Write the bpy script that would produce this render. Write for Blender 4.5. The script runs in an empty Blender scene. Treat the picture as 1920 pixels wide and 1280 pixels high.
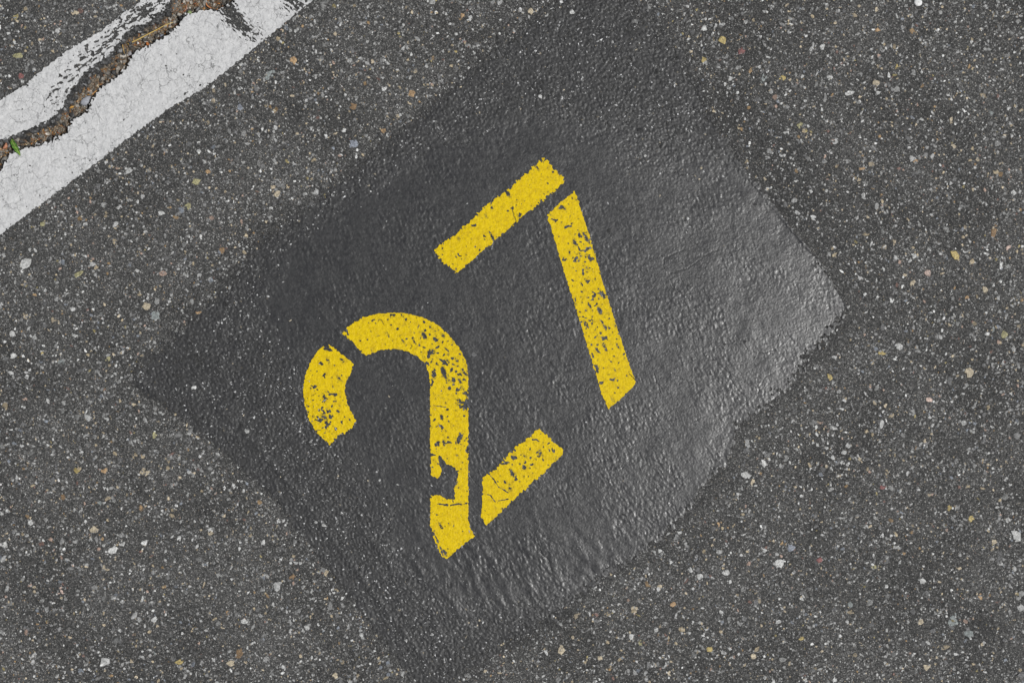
import bpy, math
import numpy as np

# ---------------------------------------------------------------- camera, sky, sun, exposure
S = 0.0005                                   # metres per photo pixel: the frame is 0.96 m x 0.64 m of ground
sc = bpy.context.scene
C = sc.collection
cam_d = bpy.data.cameras.new("camera")
cam_d.sensor_width = 36.0
cam_d.lens = 56.25
cam_d.clip_start = 0.05
cam_d.clip_end = 200.0
cam = bpy.data.objects.new("camera", cam_d)
cam.location = (0.0, 0.0, 1.5)
C.objects.link(cam)
sc.camera = cam

SUN_ZEN = math.radians(28)                   # angle away from straight overhead
SUN_AZ = math.radians(-14)                   # towards the right and a little down
SD = (math.sin(SUN_ZEN) * math.cos(SUN_AZ), math.sin(SUN_ZEN) * math.sin(SUN_AZ), math.cos(SUN_ZEN))

w = bpy.data.worlds.new("World")
sc.world = w
w.use_nodes = True
nt = w.node_tree
nt.nodes.clear()
sky = nt.nodes.new("ShaderNodeTexSky")
sky.sky_type = 'NISHITA'
sky.sun_disc = False
sky.sun_elevation = math.pi / 2 - SUN_ZEN
sky.sun_rotation = math.atan2(SD[0], SD[1])
hs = nt.nodes.new("ShaderNodeHueSaturation")
hs.inputs['Saturation'].default_value = 0.35
bg = nt.nodes.new("ShaderNodeBackground")
bg.inputs['Strength'].default_value = 0.07
wo = nt.nodes.new("ShaderNodeOutputWorld")
nt.links.new(sky.outputs[0], hs.inputs['Color'])
nt.links.new(hs.outputs[0], bg.inputs[0])
nt.links.new(bg.outputs[0], wo.inputs[0])

sun_d = bpy.data.lights.new("sun", 'SUN')
sun_d.energy = 3.5
sun_d.angle = math.radians(0.5)
sun_d.color = (1.0, 0.985, 0.96)
sun = bpy.data.objects.new("sun", sun_d)
from mathutils import Vector
sun.rotation_euler = Vector(SD).to_track_quat('Z', 'Y').to_euler()
sun.location = (2, -1, 4)
C.objects.link(sun)

sc.view_settings.view_transform = 'Standard'
sc.view_settings.look = 'None'
sc.view_settings.exposure = 0.0
sc.view_settings.gamma = 1.0

# ---------------------------------------------------------------- helpers: noise tables and distances
RNG = np.random.default_rng(27)
N = 2048
_fy = np.fft.fftfreq(N)[:, None]
_fx = np.fft.rfftfreq(N)[None, :]


def band(seed, lo, hi, ang=None, stretch=1.0):
    """periodic band-passed noise, wavelengths lo..hi pixels, std 1; stretched along image angle ang (degrees)"""
    r = np.random.default_rng(seed)
    F = np.fft.rfft2(r.standard_normal((N, N)).astype(np.float32))
    fx, fy = _fx, _fy
    if ang is not None:
        a = math.radians(ang)
        u = fx * math.cos(a) + fy * math.sin(a)
        v = -fx * math.sin(a) + fy * math.cos(a)
        k = np.sqrt((u * stretch) ** 2 + v ** 2)
    else:
        k = np.sqrt(fx ** 2 + fy ** 2)
    k = np.maximum(k, 1e-6)
    win = np.exp(-((k * lo) ** 4)) * (1 - np.exp(-((k * hi) ** 4)))
    F *= win / k ** 0.5
    a = np.fft.irfft2(F, s=(N, N))
    a -= a.mean()
    return (a / a.std()).astype(np.float32)


def samp(T, x, y):
    x = np.asarray(x, np.float64) % N
    y = np.asarray(y, np.float64) % N
    i = x.astype(np.int64); j = y.astype(np.int64)
    fx = (x - i).astype(np.float32); fy = (y - j).astype(np.float32)
    i %= N; j %= N
    i1 = (i + 1) % N; j1 = (j + 1) % N
    return (T[j, i] * (1 - fx) * (1 - fy) + T[j, i1] * fx * (1 - fy)
            + T[j1, i] * (1 - fx) * fy + T[j1, i1] * fx * fy)


def seg_dist(x, y, pts, closed=False, ws=None):
    d = np.full(np.shape(x), 1e9, np.float32)
    wv = np.zeros(np.shape(x), np.float32)
    n = len(pts)
    for k in range(n if closed else n - 1):
        (ax, ay), (bx, by) = pts[k], pts[(k + 1) % n]
        ux, uy = bx - ax, by - ay
        L = ux * ux + uy * uy + 1e-9
        t = np.clip(((x - ax) * ux + (y - ay) * uy) / L, 0, 1)
        q = np.hypot(x - ax - t * ux, y - ay - t * uy).astype(np.float32)
        m = q < d
        if ws is not None:
            wv = np.where(m, ws[k] + (ws[(k + 1) % n] - ws[k]) * t, wv)
        d = np.where(m, q, d)
    return (d, wv) if ws is not None else d


def inside(x, y, pts):
    c = np.zeros(np.shape(x), bool)
    n = len(pts)
    for k in range(n):
        (ax, ay), (bx, by) = pts[k], pts[(k + 1) % n]
        if ay == by:
            continue
        c ^= ((ay > y) != (by > y)) & (x < (bx - ax) * (y - ay) / (by - ay) + ax)
    return c


def sdf(x, y, pts, ws=None):
    if ws is not None:
        d, wv = seg_dist(x, y, pts, True, ws)
        return np.where(inside(x, y, pts), d, -d), wv
    d = seg_dist(x, y, pts, True)
    return np.where(inside(x, y, pts), d, -d)


def sst(a, b, v):
    t = np.clip((v - a) / (b - a), 0, 1)
    return t * t * (3 - 2 * t)


def zc(pts, s, ox, oy):
    return [(px / s + ox, py / s + oy) for px, py in pts]


n_grain = band(1, 5, 12)
n_mid = band(2, 12, 40)
n_low = band(3, 60, 400)
n_edge = band(4, 5, 30)
n_chip = band(5, 7, 15)
n_chip2 = band(6, 12, 26, 60, 2.0)
n_streak = band(7, 3.5, 13, 42, 3.0)
n_streak2 = band(13, 3.5, 16, -28, 2.6)
n_bump = band(8, 5, 17, 60, 1.5)
n_wave = band(9, 14, 70, 58, 2.6)
n_rock = band(10, 8, 50)
n_fine = band(11, 3.2, 8)
n_big = band(12, 20, 110)

# ---------------------------------------------------------------- outlines, in photo pixels
Z1 = 1905 / 640.0
LIP_L = [(-1300, 1150), (-700, 700), (-300, 455), (-150, 350), (-60, 298)] + zc(
    [(0, 780), (100, 745), (200, 705), (290, 660), (340, 600), (375, 540), (420, 480), (470, 410), (530, 360), (600, 310),
     (650, 250), (690, 200), (750, 150), (830, 120), (880, 75), (920, 50), (940, 10), (950, -30)], Z1, 0, 0) + [
    (345, -30), (420, -80), (560, -170), (900, -420), (1500, -800)]
LIP_R = [(-1300, 1190), (-700, 740), (-300, 500), (-150, 400), (-50, 345)] + zc(
    [(0, 960), (30, 910), (60, 860), (110, 830), (200, 815), (290, 790), (370, 740), (400, 680), (490, 620), (520, 550),
     (560, 500), (600, 465), (660, 430), (710, 370), (750, 290), (830, 260), (940, 190), (1000, 140), (1030, 90),
     (1110, 60), (1200, 60), (1260, 35), (1330, -10)], Z1, 0, 0) + [(500, -40), (600, -130), (930, -370), (1500, -755)]
CRACK = LIP_L + LIP_R[::-1]

LINE = [(-1300, 1130)] + zc([(0, 560), (130, 480), (290, 350), (400, 270), (560, 180), (640, 110), (760, 30), (790, 0)], Z1, 0, 0) + [
    (700, -310), (1500, -880), (1500, -690), (900, -234)] + zc(
    [(1750, 0), (1600, 120), (1370, 310), (1170, 470), (940, 610), (760, 740), (470, 960), (200, 1160), (0, 1310)], Z1, 0, 0) + [
    (-300, 664), (-1300, 1420)]

# black patch: outline with edge softness (pixels) at each corner
PATCH = [(250, 698, 24), (420, 545, 30), (485, 462, 24), (640, 340, 24), (820, 192, 26), (900, 125, 34), (1010, 30, 44), (1100, -20, 50), (1200, -10, 50),
         (1280, 100, 44), (1340, 235, 22), (1400, 320, 7), (1460, 395, 5), (1520, 470, 4), (1590, 575, 9), (1575, 610, 22),
         (1530, 655, 30), (1490, 715, 34), (1440, 765, 26), (1380, 796, 7), (1376, 830, 4), (1366, 862, 4), (1310, 918, 4),
         (1292, 952, 5), (1235, 1008, 10), (1180, 1050, 14), (1100, 1105, 24), (1040, 1160, 34), (960, 1210, 40),
         (880, 1262, 36), (800, 1300, 14), (755, 1250, 6), (690, 1165, 8), (600, 1045, 9), (500, 920, 8), (400, 830, 8), (320, 765, 8), (256, 725, 12)]
PATCH_P = [(a, b) for a, b, c in PATCH]
PATCH_W = [c for a, b, c in PATCH]
# where the coat is thick enough to bury the stones
THICK = [(530, 470, 30), (700, 345, 35), (820, 262, 40), (1000, 215, 50), (1150, 230, 60), (1260, 270, 55), (1375, 305, 30), (1465, 385, 14),
         (1540, 465, 12), (1612, 572, 20), (1590, 630, 24), (1535, 700, 30), (1470, 770, 24), (1392, 800, 12), (1390, 870, 10), (1325, 945, 12),
         (1215, 1040, 24), (1100, 1100, 40), (980, 1130, 40), (870, 1150, 60), (760, 1060, 60), (700, 930, 60), (640, 820, 55),
         (560, 700, 50), (480, 580, 45)]
THICK_P = [(a, b) for a, b, c in THICK]
THICK_W = [c for a, b, c in THICK]
# thin overspray beyond the right-hand edge
HALO = [(980, 10), (1190, -10), (1400, 150), (1530, 280), (1690, 430), (1640, 500), (1590, 575), (1400, 340), (1200, 200)]


def cover(x, y):
    d, ww = sdf(x, y, PATCH_P, PATCH_W)
    d = d + samp(n_edge, x, y) * (0.8 + 0.16 * ww) + samp(n_mid, x, y) * (0.6 + 0.12 * ww)
    d = d + (2.2 * samp(n_edge, x + 11, y) + 2.5 * samp(n_mid, x, y + 17)) * (x > 1100) * (y > 600)
    c = sst(-ww, ww, d)
    # half-covered margins where the spray ran out over open stone
    q = seg_dist(x, y, [(270, 690), (400, 810), (560, 990), (700, 1160), (800, 1290)])
    semi = .34 * np.exp(-(q / 75.0) ** 2)
    for cx, cy, r_, a_ in ((350, 670, 100, .5), (480, 800, 80, .3), (1150, 40, 150, .5), (950, 1230, 100, .5), (1300, 170, 60, .3), (1530, 695, 55, .46), (1580, 600, 42, .48), (1445, 745, 42, .46)):
        semi = np.maximum(semi, a_ * np.exp(-((x - cx) ** 2 + (y - cy) ** 2) / r_ ** 2))
    semi = np.clip(semi * (1 + .45 * samp(n_big, x + 40, y + 900)), 0, .8)
    ridge_ = np.exp(-((seg_dist(x, y, [(250, 705), (330, 780), (420, 870), (560, 1045), (700, 1222), (790, 1320)]) - 0) / 11.0) ** 2)
    return c * (1 - .62 * semi * (1 - .98 * ridge_))


def thick(x, y):
    d, ww = sdf(x, y, THICK_P, THICK_W)
    d = d + samp(n_mid, x, y) * 0.22 * ww
    # rubbed areas inside the patch where the stones show again
    t = sst(-ww, ww, d)
    for cx, cy, rx, ry, a in ((1120, 205, 55, 35, .5), (1230, 300, 70, 50, .45), (1290, 430, 50, 30, .25), (880, 990, 40, 30, .2)):
        t = t - a * np.exp(-(((x - cx) / rx) ** 2 + ((y - cy) / ry) ** 2))
    return np.clip(t, 0, 1)


def halo(x, y):
    d = sdf(x, y, HALO) + samp(n_mid, x, y) * 9 + samp(n_big, x, y) * 8
    return 0.36 * sst(-70, 80, d)


def crack_shape(x, y):
    """returns depth in metres (>=0), soil share, signed distance inside the crack in px"""
    j = samp(n_edge, x, y) * 1.7 + samp(n_fine, x, y) * .6
    ins = inside(x, y, CRACK)
    dl = seg_dist(x, y, LIP_L)
    dr = seg_dist(x, y, LIP_R)
    sd = np.where(ins, np.minimum(dl, dr), -np.minimum(dl, dr)) + j
    lumps = samp(n_rock, x, y)
    wl = np.clip(dl + j, 0, None) * S * (1.15 + 0.35 * lumps)
    wl = wl + sst(0, 3, dl + j) * 0.0008
    wr = np.clip(dr + j, 0, None) * S * 2.4 + sst(0, 2.5, dr + j) * 0.0016
    floor = 0.0105 + 0.0010 * samp(n_mid, x, y) + 0.0007 * samp(n_grain, x, y)
    dep = np.minimum(np.minimum(wl, wr), floor)
    dep = np.where(sd > 0, np.clip(dep, 0, None), 0.0)
    soil = sst(0.0045, 0.0080, dep)
    return dep, soil, sd


def line_field(x, y):
    d = sdf(x, y, LINE) + samp(n_edge, x, y) * 0.9 + samp(n_fine, x, y) * 0.5
    _, _, cs = crack_shape(x, y)
    f = np.minimum(d, -cs - 0.4)
    near = -cs                                           # distance outside the crack
    dl = seg_dist(x, y, LIP_L)
    dr = seg_dist(x, y, LIP_R)
    upper = dl < dr
    # worn strip behind the upper lip
    wear = np.where(upper, np.exp(-((dl - 13) / 9.0) ** 2) * sst(125, 170, x) * (.60 + .2 * samp(n_mid, x, y)), 0)
    wear += np.where(upper, 0.42 * np.exp(-((dl - 22) / 14.0) ** 2) * sst(60, 150, x) * (1 - sst(260, 330, x)), 0)
    wear += np.where(upper, 0.6 * np.exp(-(((x - 262) / 22) ** 2 + ((y - 22) / 14) ** 2)), 0)
    # two scraped spots on the lower strip, dragged down to the right
    for cx, cy, ru, rv, a in ((433, 26, 15, 32, 1.75), (455, 50, 13, 26, 1.1), (428, 12, 10, 12, 0.9), (556, -4, 26, 16, 1.35), (566, 18, 14, 12, .7), (482, 66, 14, 10, .55)):
        an = math.radians(52)
        v = (x - cx) * math.cos(an) + (y - cy) * math.sin(an)
        u = -(x - cx) * math.sin(an) + (y - cy) * math.cos(an)
        wear = wear + a * np.exp(-((u / ru) ** 2 + (v / rv) ** 2) ** 1.5)
    wn = np.where(upper, samp(n_streak2, x, y) * 1.0 + samp(n_mid, x, y) * .5, samp(n_streak, x, y) * 1.25) + samp(n_chip, x, y) * 0.3 + samp(n_fine, x, y) * .5
    keep = 1.0 - wear - 0.0 + 0.42 * wn
    rim = (near < 3.2) | (d < 3.5)
    keep = np.where(rim, np.maximum(keep, 0.35 + 0.2 * samp(n_chip, x, y)), keep)
    keep = np.where(wear < 0.06, 1, keep)
    # pin-holes and specks along the lower painted edge
    holes = 2.75 - samp(n_chip, x + 300, y + 90) - 0.9 * np.exp(-((d - 7) / 4.0) ** 2)
    return np.minimum(np.minimum(f, (keep - 0.3) * 6), holes * 3)


def patch_field(x, y):
    c = cover(x, y)
    return (c - 0.5) * 8 + samp(n_chip, x, y) * 0.9 * (1 - sst(0.6, 0.95, c)) - 0.0


def ground_raw(x, y):
    near = 1 - sst(1500, 3000, np.hypot(x - 960, y - 640))
    return (0.00009 * samp(n_fine, x, y) + 0.00020 * samp(n_grain, x, y) + 0.00010 * samp(n_mid, x, y)) * near + 0.00022 * samp(n_low, x, y) * near


def ridge(x, y):
    """low ridges left where the stencil board lay and the paint dried in folds"""
    r = 0
    for pts, a, ww in (([(515, 500), (585, 562), (648, 640), (705, 682), (762, 748)], 0.00012, 3.5),
                       ([(400, 760), (450, 800), (560, 925), (660, 1060), (760, 1190), (800, 1240)], 0.00042, 5.0), ([(600, 900), (720, 1040), (800, 1140), (850, 1230)], 0.00016, 4.0),
                       ([(330, 770), (420, 860), (560, 1040), (700, 1215), (780, 1300)], 0.00040, 4.5), ([(250, 700), (330, 778), (420, 866), (560, 1040), (700, 1216), (790, 1310)], 0.00060, 6.0),
                       ([(780, 1060), (850, 1130), (890, 1210)], 0.00018, 6.0),
                       ([(1000, 950), (1020, 1020), (1040, 1060)], 0.00010, 5.0),
                       ([(640, 720), (700, 760), (760, 820)], 0.00012, 3.0),
                       ([(1505, 455), (1400, 330), (1320, 235)], 0.00030, 3.0),
                       ([(1590, 575), (1560, 510), (1505, 455)], 0.00030, 3.0),
                       ([(1378, 790), (1376, 830), (1366, 858), (1310, 914), (1288, 950), (1230, 1004)], 0.00012, 5.0)):
        d = seg_dist(x, y, pts) + samp(n_edge, x, y) * 1.2
        r = r + a * np.exp(-(d / ww) ** 2)
    return r


def film_z(x, y):
    """top of the black coat"""
    t = thick(x, y)
    c = cover(x, y)
    g = ground_raw(x, y)
    glow = 0.00022 * samp(n_low, x, y)
    br = sst(700, 1500, x)                                # coarser texture on the right
    patchy = 0.6 + 0.4 * np.clip(samp(n_low, x + 200, y + 700), -1, 1)
    smooth = (glow * .35 + (0.000058 - 0.000014 * br) * patchy * samp(n_bump, x, y) + 0.00002 * samp(n_wave, x, y)
              + 0.000028 * samp(n_big, x, y) + 0.000012 * samp(n_fine, x, y))
    wave = sst(930, 1100, y) * (1 - sst(1150, 1300, x))
    smooth = smooth + 0.00011 * wave * samp(n_wave, x + 500, y + 300)
    return (g * .62 + .00004 * samp(n_edge, x, y)) * (1 - t) + smooth * t + ridge(x, y) + 0.00025 + 0.00015 * t


def line_z(x, y):
    return (0.00022 * samp(n_low, x, y) + 0.00009 * samp(n_mid, x, y) + 0.00006 * samp(n_grain, x, y) + 0.00001 * samp(n_fine, x, y)
            + 0.0007 + 0.00018 * samp(n_big, x, y))


def ground_z(x, y):
    g = ground_raw(x, y)
    c = cover(x, y)
    t = thick(x, y)
    g = g - 0.0006 * t                                    # hidden under the coat
    dl = sdf(x, y, LINE)
    m = sst(-6, 4, dl)
    worn = line_z(x, y) - 0.00042 - 0.00006 * samp(n_grain, x, y)
    g = g * (1 - m) + np.minimum(worn, 1) * m
    dep, soil, sd = crack_shape(x, y)
    inn = (sd > 0)
    rock = 0.00035 * samp(n_grain, x, y) + 0.0005 * samp(n_rock, x, y)
    return np.where(inn, g - dep + rock * sst(0, 0.0015, dep), g)


# ---------------------------------------------------------------- helpers: meshes and materials
def mk_mesh(name, V, loops, starts, totals, smooth=True, attrs=None, mat=None, parent=None):
    me = bpy.data.meshes.new(name)
    me.vertices.add(len(V))
    me.vertices.foreach_set('co', np.ascontiguousarray(V, np.float32).ravel())
    me.loops.add(len(loops))
    me.loops.foreach_set('vertex_index', np.ascontiguousarray(loops, np.int32))
    me.polygons.add(len(starts))
    me.polygons.foreach_set('loop_start', np.ascontiguousarray(starts, np.int32))
    me.polygons.foreach_set('loop_total', np.ascontiguousarray(totals, np.int32))
    me.polygons.foreach_set('use_smooth', np.full(len(starts), smooth, bool))
    me.update(calc_edges=True)
    for k, a in (attrs or {}).items():
        a = np.asarray(a, np.float32)
        if a.ndim == 1:
            at = me.attributes.new(k, 'FLOAT', 'POINT')
            at.data.foreach_set('value', a)
        else:
            at = me.attributes.new(k, 'FLOAT_COLOR', 'POINT')
            if a.shape[1] == 3:
                a = np.concatenate([a, np.ones((len(a), 1), np.float32)], 1)
            at.data.foreach_set('color', a.ravel())
    if mat:
        me.materials.append(mat)
    o = bpy.data.objects.new(name, me)
    C.objects.link(o)
    if parent:
        o.parent = parent
    return o


def tag(o, label=None, cat=None, group=None, kind=None):
    if label: o['label'] = label
    if cat: o['category'] = cat
    if group: o['group'] = group
    if kind: o['kind'] = kind
    return o


def world_xy(x, y):
    return (np.asarray(x) - 960.0) * S, (640.0 - np.asarray(y)) * S


def tri_arrays(T):
    T = np.asarray(T, np.int64)
    return T.ravel(), np.arange(0, 3 * len(T), 3), np.full(len(T), 3)


def cut_sheet(name, xs, ys, field, zf, thk, mat, parent=None, attrs=None, pre=None):
    """a film of paint: the part of a grid where field(x, y) > 0, with clipped edges and real thickness"""
    nx, ny = len(xs), len(ys)
    X, Y = np.meshgrid(xs, ys)
    if pre is not None:
        m0 = pre(X, Y)
        F = np.full(X.shape, -1.0, np.float32)
        F[m0] = field(X[m0], Y[m0])
    else:
        F = field(X, Y).astype(np.float32)
    F = np.where(np.abs(F) < 1e-4, 1e-4, F)
    Xf, Yf, Ff = X.ravel(), Y.ravel(), F.ravel()
    idx = np.arange(nx * ny).reshape(ny, nx)
    a = idx[:-1, :-1].ravel(); b = idx[:-1, 1:].ravel(); c = idx[1:, 1:].ravel(); d = idx[1:, :-1].ravel()
    keep = (Ff[a] > 0) | (Ff[b] > 0) | (Ff[c] > 0) | (Ff[d] > 0)
    a, b, c, d = a[keep], b[keep], c[keep], d[keep]
    T = np.concatenate([np.stack([a, d, c], 1), np.stack([a, c, b], 1)])       # counter-clockwise seen from above
    s = Ff[T] > 0
    cnt = s.sum(1)
    full = T[cnt == 3]
    NV = nx * ny

    def ekey(p, q):
        lo = np.minimum(p, q); hi = np.maximum(p, q)
        return lo * NV + hi
    # one vertex inside
    T1 = T[cnt == 1]; k = np.argmax(s[cnt == 1], 1); r = np.arange(len(T1))
    p0, p1, p2 = T1[r, k], T1[r, (k + 1) % 3], T1[r, (k + 2) % 3]
    T2 = T[cnt == 2]; k = np.argmin(s[cnt == 2], 1); r = np.arange(len(T2))
    q0, q1, q2 = T2[r, k], T2[r, (k + 1) % 3], T2[r, (k + 2) % 3]              # q0 outside
    keys = np.concatenate([ekey(p0, p1), ekey(p0, p2), ekey(q0, q1), ekey(q0, q2)])
    uk, inv = np.unique(keys, return_inverse=True)
    lo = uk // NV; hi = uk % NV
    t = Ff[lo] / (Ff[lo] - Ff[hi])
    t = np.clip(t, 0.02, 0.98)
    EX = Xf[lo] + (Xf[hi] - Xf[lo]) * t
    EY = Yf[lo] + (Yf[hi] - Yf[lo]) * t
    n1, n2 = len(T1), len(T2)
    e01, e02 = inv[:n1] + NV, inv[n1:2 * n1] + NV
    f01, f02 = inv[2 * n1:2 * n1 + n2] + NV, inv[2 * n1 + n2:] + NV
    tris = np.concatenate([full, np.stack([p0, e01, e02], 1), np.stack([f01, q1, q2], 1), np.stack([f01, q2, f02], 1)])
    bseg = np.concatenate([np.stack([e01, e02], 1), np.stack([f02, f01], 1)])
    used, ti = np.unique(tris.ravel(), return_inverse=True)
    tris = ti.reshape(-1, 3)
    AX = np.concatenate([Xf, EX]); AY = np.concatenate([Yf, EY])
    vx, vy = AX[used], AY[used]
    remap = np.full(NV + len(uk), -1, np.int64); remap[used] = np.arange(len(used))
    bs = remap[bseg]
    z = zf(vx, vy)
    wx, wy = world_xy(vx, vy)
    V = np.stack([wx, wy, z], 1)
    # skirt
    bu, bi = np.unique(bs.ravel(), return_inverse=True)
    bi = bi.reshape(-1, 2)
    nb = len(bu)
    top2 = V[bu].copy(); bot = V[bu].copy(); bot[:, 2] -= thk
    base = len(V)
    V = np.concatenate([V, top2, bot])
    q = np.stack([bi[:, 0] + base, bi[:, 0] + base + nb, bi[:, 1] + base + nb, bi[:, 1] + base], 1)
    loops = np.concatenate([tris.ravel(), q.ravel()])
    starts = np.concatenate([np.arange(len(tris)) * 3, len(tris) * 3 + np.arange(len(q)) * 4])
    totals = np.concatenate([np.full(len(tris), 3), np.full(len(q), 4)])
    vx = np.concatenate([vx, vx[bu], vx[bu]]); vy = np.concatenate([vy, vy[bu], vy[bu]])
    at = {k2: f(vx, vy) for k2, f in (attrs or {}).items()}
    return mk_mesh(name, V, loops, starts, totals, True, at, mat, parent)


class Mat:
    def __init__(s, name, rough=0.6, spec=0.5):
        s.m = bpy.data.materials.new(name)
        s.m.use_nodes = True
        s.t = s.m.node_tree
        s.b = s.t.nodes['Principled BSDF']
        s.b.inputs['Roughness'].default_value = rough
        s.b.inputs['Specular IOR Level'].default_value = spec
        s.co = s.t.nodes.new('ShaderNodeTexCoord').outputs['Object']

    def link(s, a, b): s.t.links.new(a, b)

    def val(s, v, sock):
        if hasattr(v, 'is_output'): s.link(v, sock)
        else: sock.default_value = v

    def noise(s, scale, detail=3, rough=0.55, vec=None, out='Fac'):
        n = s.t.nodes.new('ShaderNodeTexNoise')
        n.inputs['Scale'].default_value = scale
        n.inputs['Detail'].default_value = detail
        n.inputs['Roughness'].default_value = rough
        s.link(vec or s.co, n.inputs['Vector'])
        return n.outputs[out]

    def vor(s, scale, feature='F1', vec=None, out='Distance', rnd=1.0):
        n = s.t.nodes.new('ShaderNodeTexVoronoi')
        n.feature = feature
        n.inputs['Scale'].default_value = scale
        n.inputs['Randomness'].default_value = rnd
        s.link(vec or s.co, n.inputs['Vector'])
        return n.outputs[out]

    def math(s, op, a, b=0.0, c=0.0, clamp=False):
        n = s.t.nodes.new('ShaderNodeMath')
        n.operation = op
        n.use_clamp = clamp
        s.val(a, n.inputs[0]); s.val(b, n.inputs[1])
        if len(n.inputs) > 2: s.val(c, n.inputs[2])
        return n.outputs[0]

    def rng(s, v, a, b, c=0.0, d=1.0, smooth=True):
        n = s.t.nodes.new('ShaderNodeMapRange')
        if smooth: n.interpolation_type = 'SMOOTHSTEP'
        s.val(v, n.inputs[0])
        for k, q in zip((1, 2, 3, 4), (a, b, c, d)): n.inputs[k].default_value = q
        return n.outputs[0]

    def mix(s, f, a, b, blend='MIX'):
        n = s.t.nodes.new('ShaderNodeMix')
        n.data_type = 'RGBA'
        n.blend_type = blend
        s.val(f, n.inputs[0])
        for sock, v in ((n.inputs[6], a), (n.inputs[7], b)):
            if hasattr(v, 'is_output'): s.link(v, sock)
            else: sock.default_value = (*v, 1.0) if len(v) == 3 else v
        return n.outputs[2]

    def ramp(s, f, stops, interp='LINEAR'):
        n = s.t.nodes.new('ShaderNodeValToRGB')
        cr = n.color_ramp
        cr.interpolation = interp
        while len(cr.elements) < len(stops): cr.elements.new(0.5)
        for e, (p, c) in zip(cr.elements, stops):
            e.position = p
            e.color = (*c, 1) if isinstance(c, tuple) else (c, c, c, 1)
        s.link(f, n.inputs[0])
        return n.outputs[0]

    def attr(s, name, col=False):
        n = s.t.nodes.new('ShaderNodeAttribute')
        n.attribute_name = name
        return n.outputs['Color' if col else 'Fac']

    def sep(s, c, i):
        n = s.t.nodes.new('ShaderNodeSeparateColor')
        s.link(c, n.inputs[0])
        return n.outputs[i]

    def warp(s, scale, amt):
        n = s.t.nodes.new('ShaderNodeVectorMath'); n.operation = 'SUBTRACT'
        s.link(s.noise(scale, 2, out='Color'), n.inputs[0]); n.inputs[1].default_value = (.5, .5, .5)
        m = s.t.nodes.new('ShaderNodeVectorMath'); m.operation = 'SCALE'
        s.link(n.outputs[0], m.inputs[0]); m.inputs['Scale'].default_value = amt
        a = s.t.nodes.new('ShaderNodeVectorMath'); a.operation = 'ADD'
        s.link(s.co, a.inputs[0]); s.link(m.outputs[0], a.inputs[1])
        return a.outputs[0]

    def color(s, c): s.val(c if hasattr(c, 'is_output') else (*c, 1), s.b.inputs['Base Color'])

    def bump(s, h, dist, strength=1.0):
        n = s.t.nodes.new('ShaderNodeBump')
        n.inputs['Distance'].default_value = dist
        n.inputs['Strength'].default_value = strength
        s.link(h, n.inputs['Height'])
        s.link(n.outputs[0], s.b.inputs['Normal'])


# asphalt: bitumen with sand grains and small stones, thin black overspray, soil in the crack
M = Mat('asphalt', 0.72, 0.35)
wv = M.warp(900, 0.0006)
vc1 = M.vor(1250, out='Color', vec=wv)
g1 = M.ramp(M.sep(vc1, 0), [(0.0, (.018, .018, .018)), (0.4, (.045, .0448, .0435)), (0.7, (.072, .071, .0685)), (0.9, (.115, .113, .108)), (0.97, (.19, .186, .178)), (1.0, (.34, .335, .32))])
vd2 = M.vor(640, vec=M.warp(1500, 0.0011)); vc2 = M.vor(640, out='Color', vec=M.warp(1500, 0.0011))
sel2 = M.math('MULTIPLY', M.rng(M.sep(vc2, 1), .80, .82), M.rng(vd2, .34, .26, 0, 1))
g2 = M.ramp(M.sep(vc2, 0), [(0, (.10, .10, .10)), (.4, (.22, .22, .21)), (.7, (.34, .33, .31)), (.86, (.30, .22, .13)), (1, (.5, .5, .49))])
base = M.mix(M.math('MULTIPLY', sel2, .8), g1, g2)
# bigger stones by shader, only far from the frame where no modelled stones lie
vd3 = M.vor(190, vec=M.warp(500, 0.003)); vc3 = M.vor(190, out='Color', vec=M.warp(500, 0.003))
sel3 = M.math('MULTIPLY', M.rng(M.sep(vc3, 1), .6, .62), M.rng(vd3, .36, .30, 0, 1))
g3 = M.ramp(M.sep(vc3, 0), [(0, (.10, .10, .10)), (.5, (.28, .27, .26)), (.8, (.34, .27, .17)), (1, (.5, .49, .47))])
base = M.mix(M.math('MULTIPLY', sel3, M.attr('far')), base, g3)
dust = M.rng(M.noise(11, 4), .32, .68, .80, 1.20)
n_ = M.t.nodes.new('ShaderNodeVectorMath'); n_.operation = 'SCALE'
M.link(base, n_.inputs[0]); M.link(dust, n_.inputs['Scale'])
base = n_.outputs[0]
crevice_shade = M.rng(M.noise(620, 3, .6, vec=M.warp(300, .004)), .36, .29)
base = M.mix(M.math('MULTIPLY', crevice_shade, .6), base, (.006, .006, .006))  # crevice shadow between the grains, painted into the colour as near-black noise spots
coat = M.attr('coat')
cth = M.rng(M.math('ADD', M.math('MULTIPLY', coat, 1.25), M.math('MULTIPLY', M.math('SUBTRACT', M.sep(vc1, 1), .5), .9)), .28, .9)
base = M.mix(M.math('MULTIPLY', cth, .9), base, (.024, .024, .024))
scol = M.mix(M.rng(M.noise(700, 3), .4, .62), (.055, .046, .036), (.26, .22, .17))
scol = M.mix(M.rng(M.noise(260, 3), .5, .7), scol, (.16, .085, .035))
base = M.mix(M.attr('soil'), base, scol)
M.color(base)
M.bump(M.math('ADD', M.math('MULTIPLY', M.sep(vc1, 2), .5), M.noise(2600, 2)), 0.00055, .95)
MAT_ASPHALT = M.m

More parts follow.
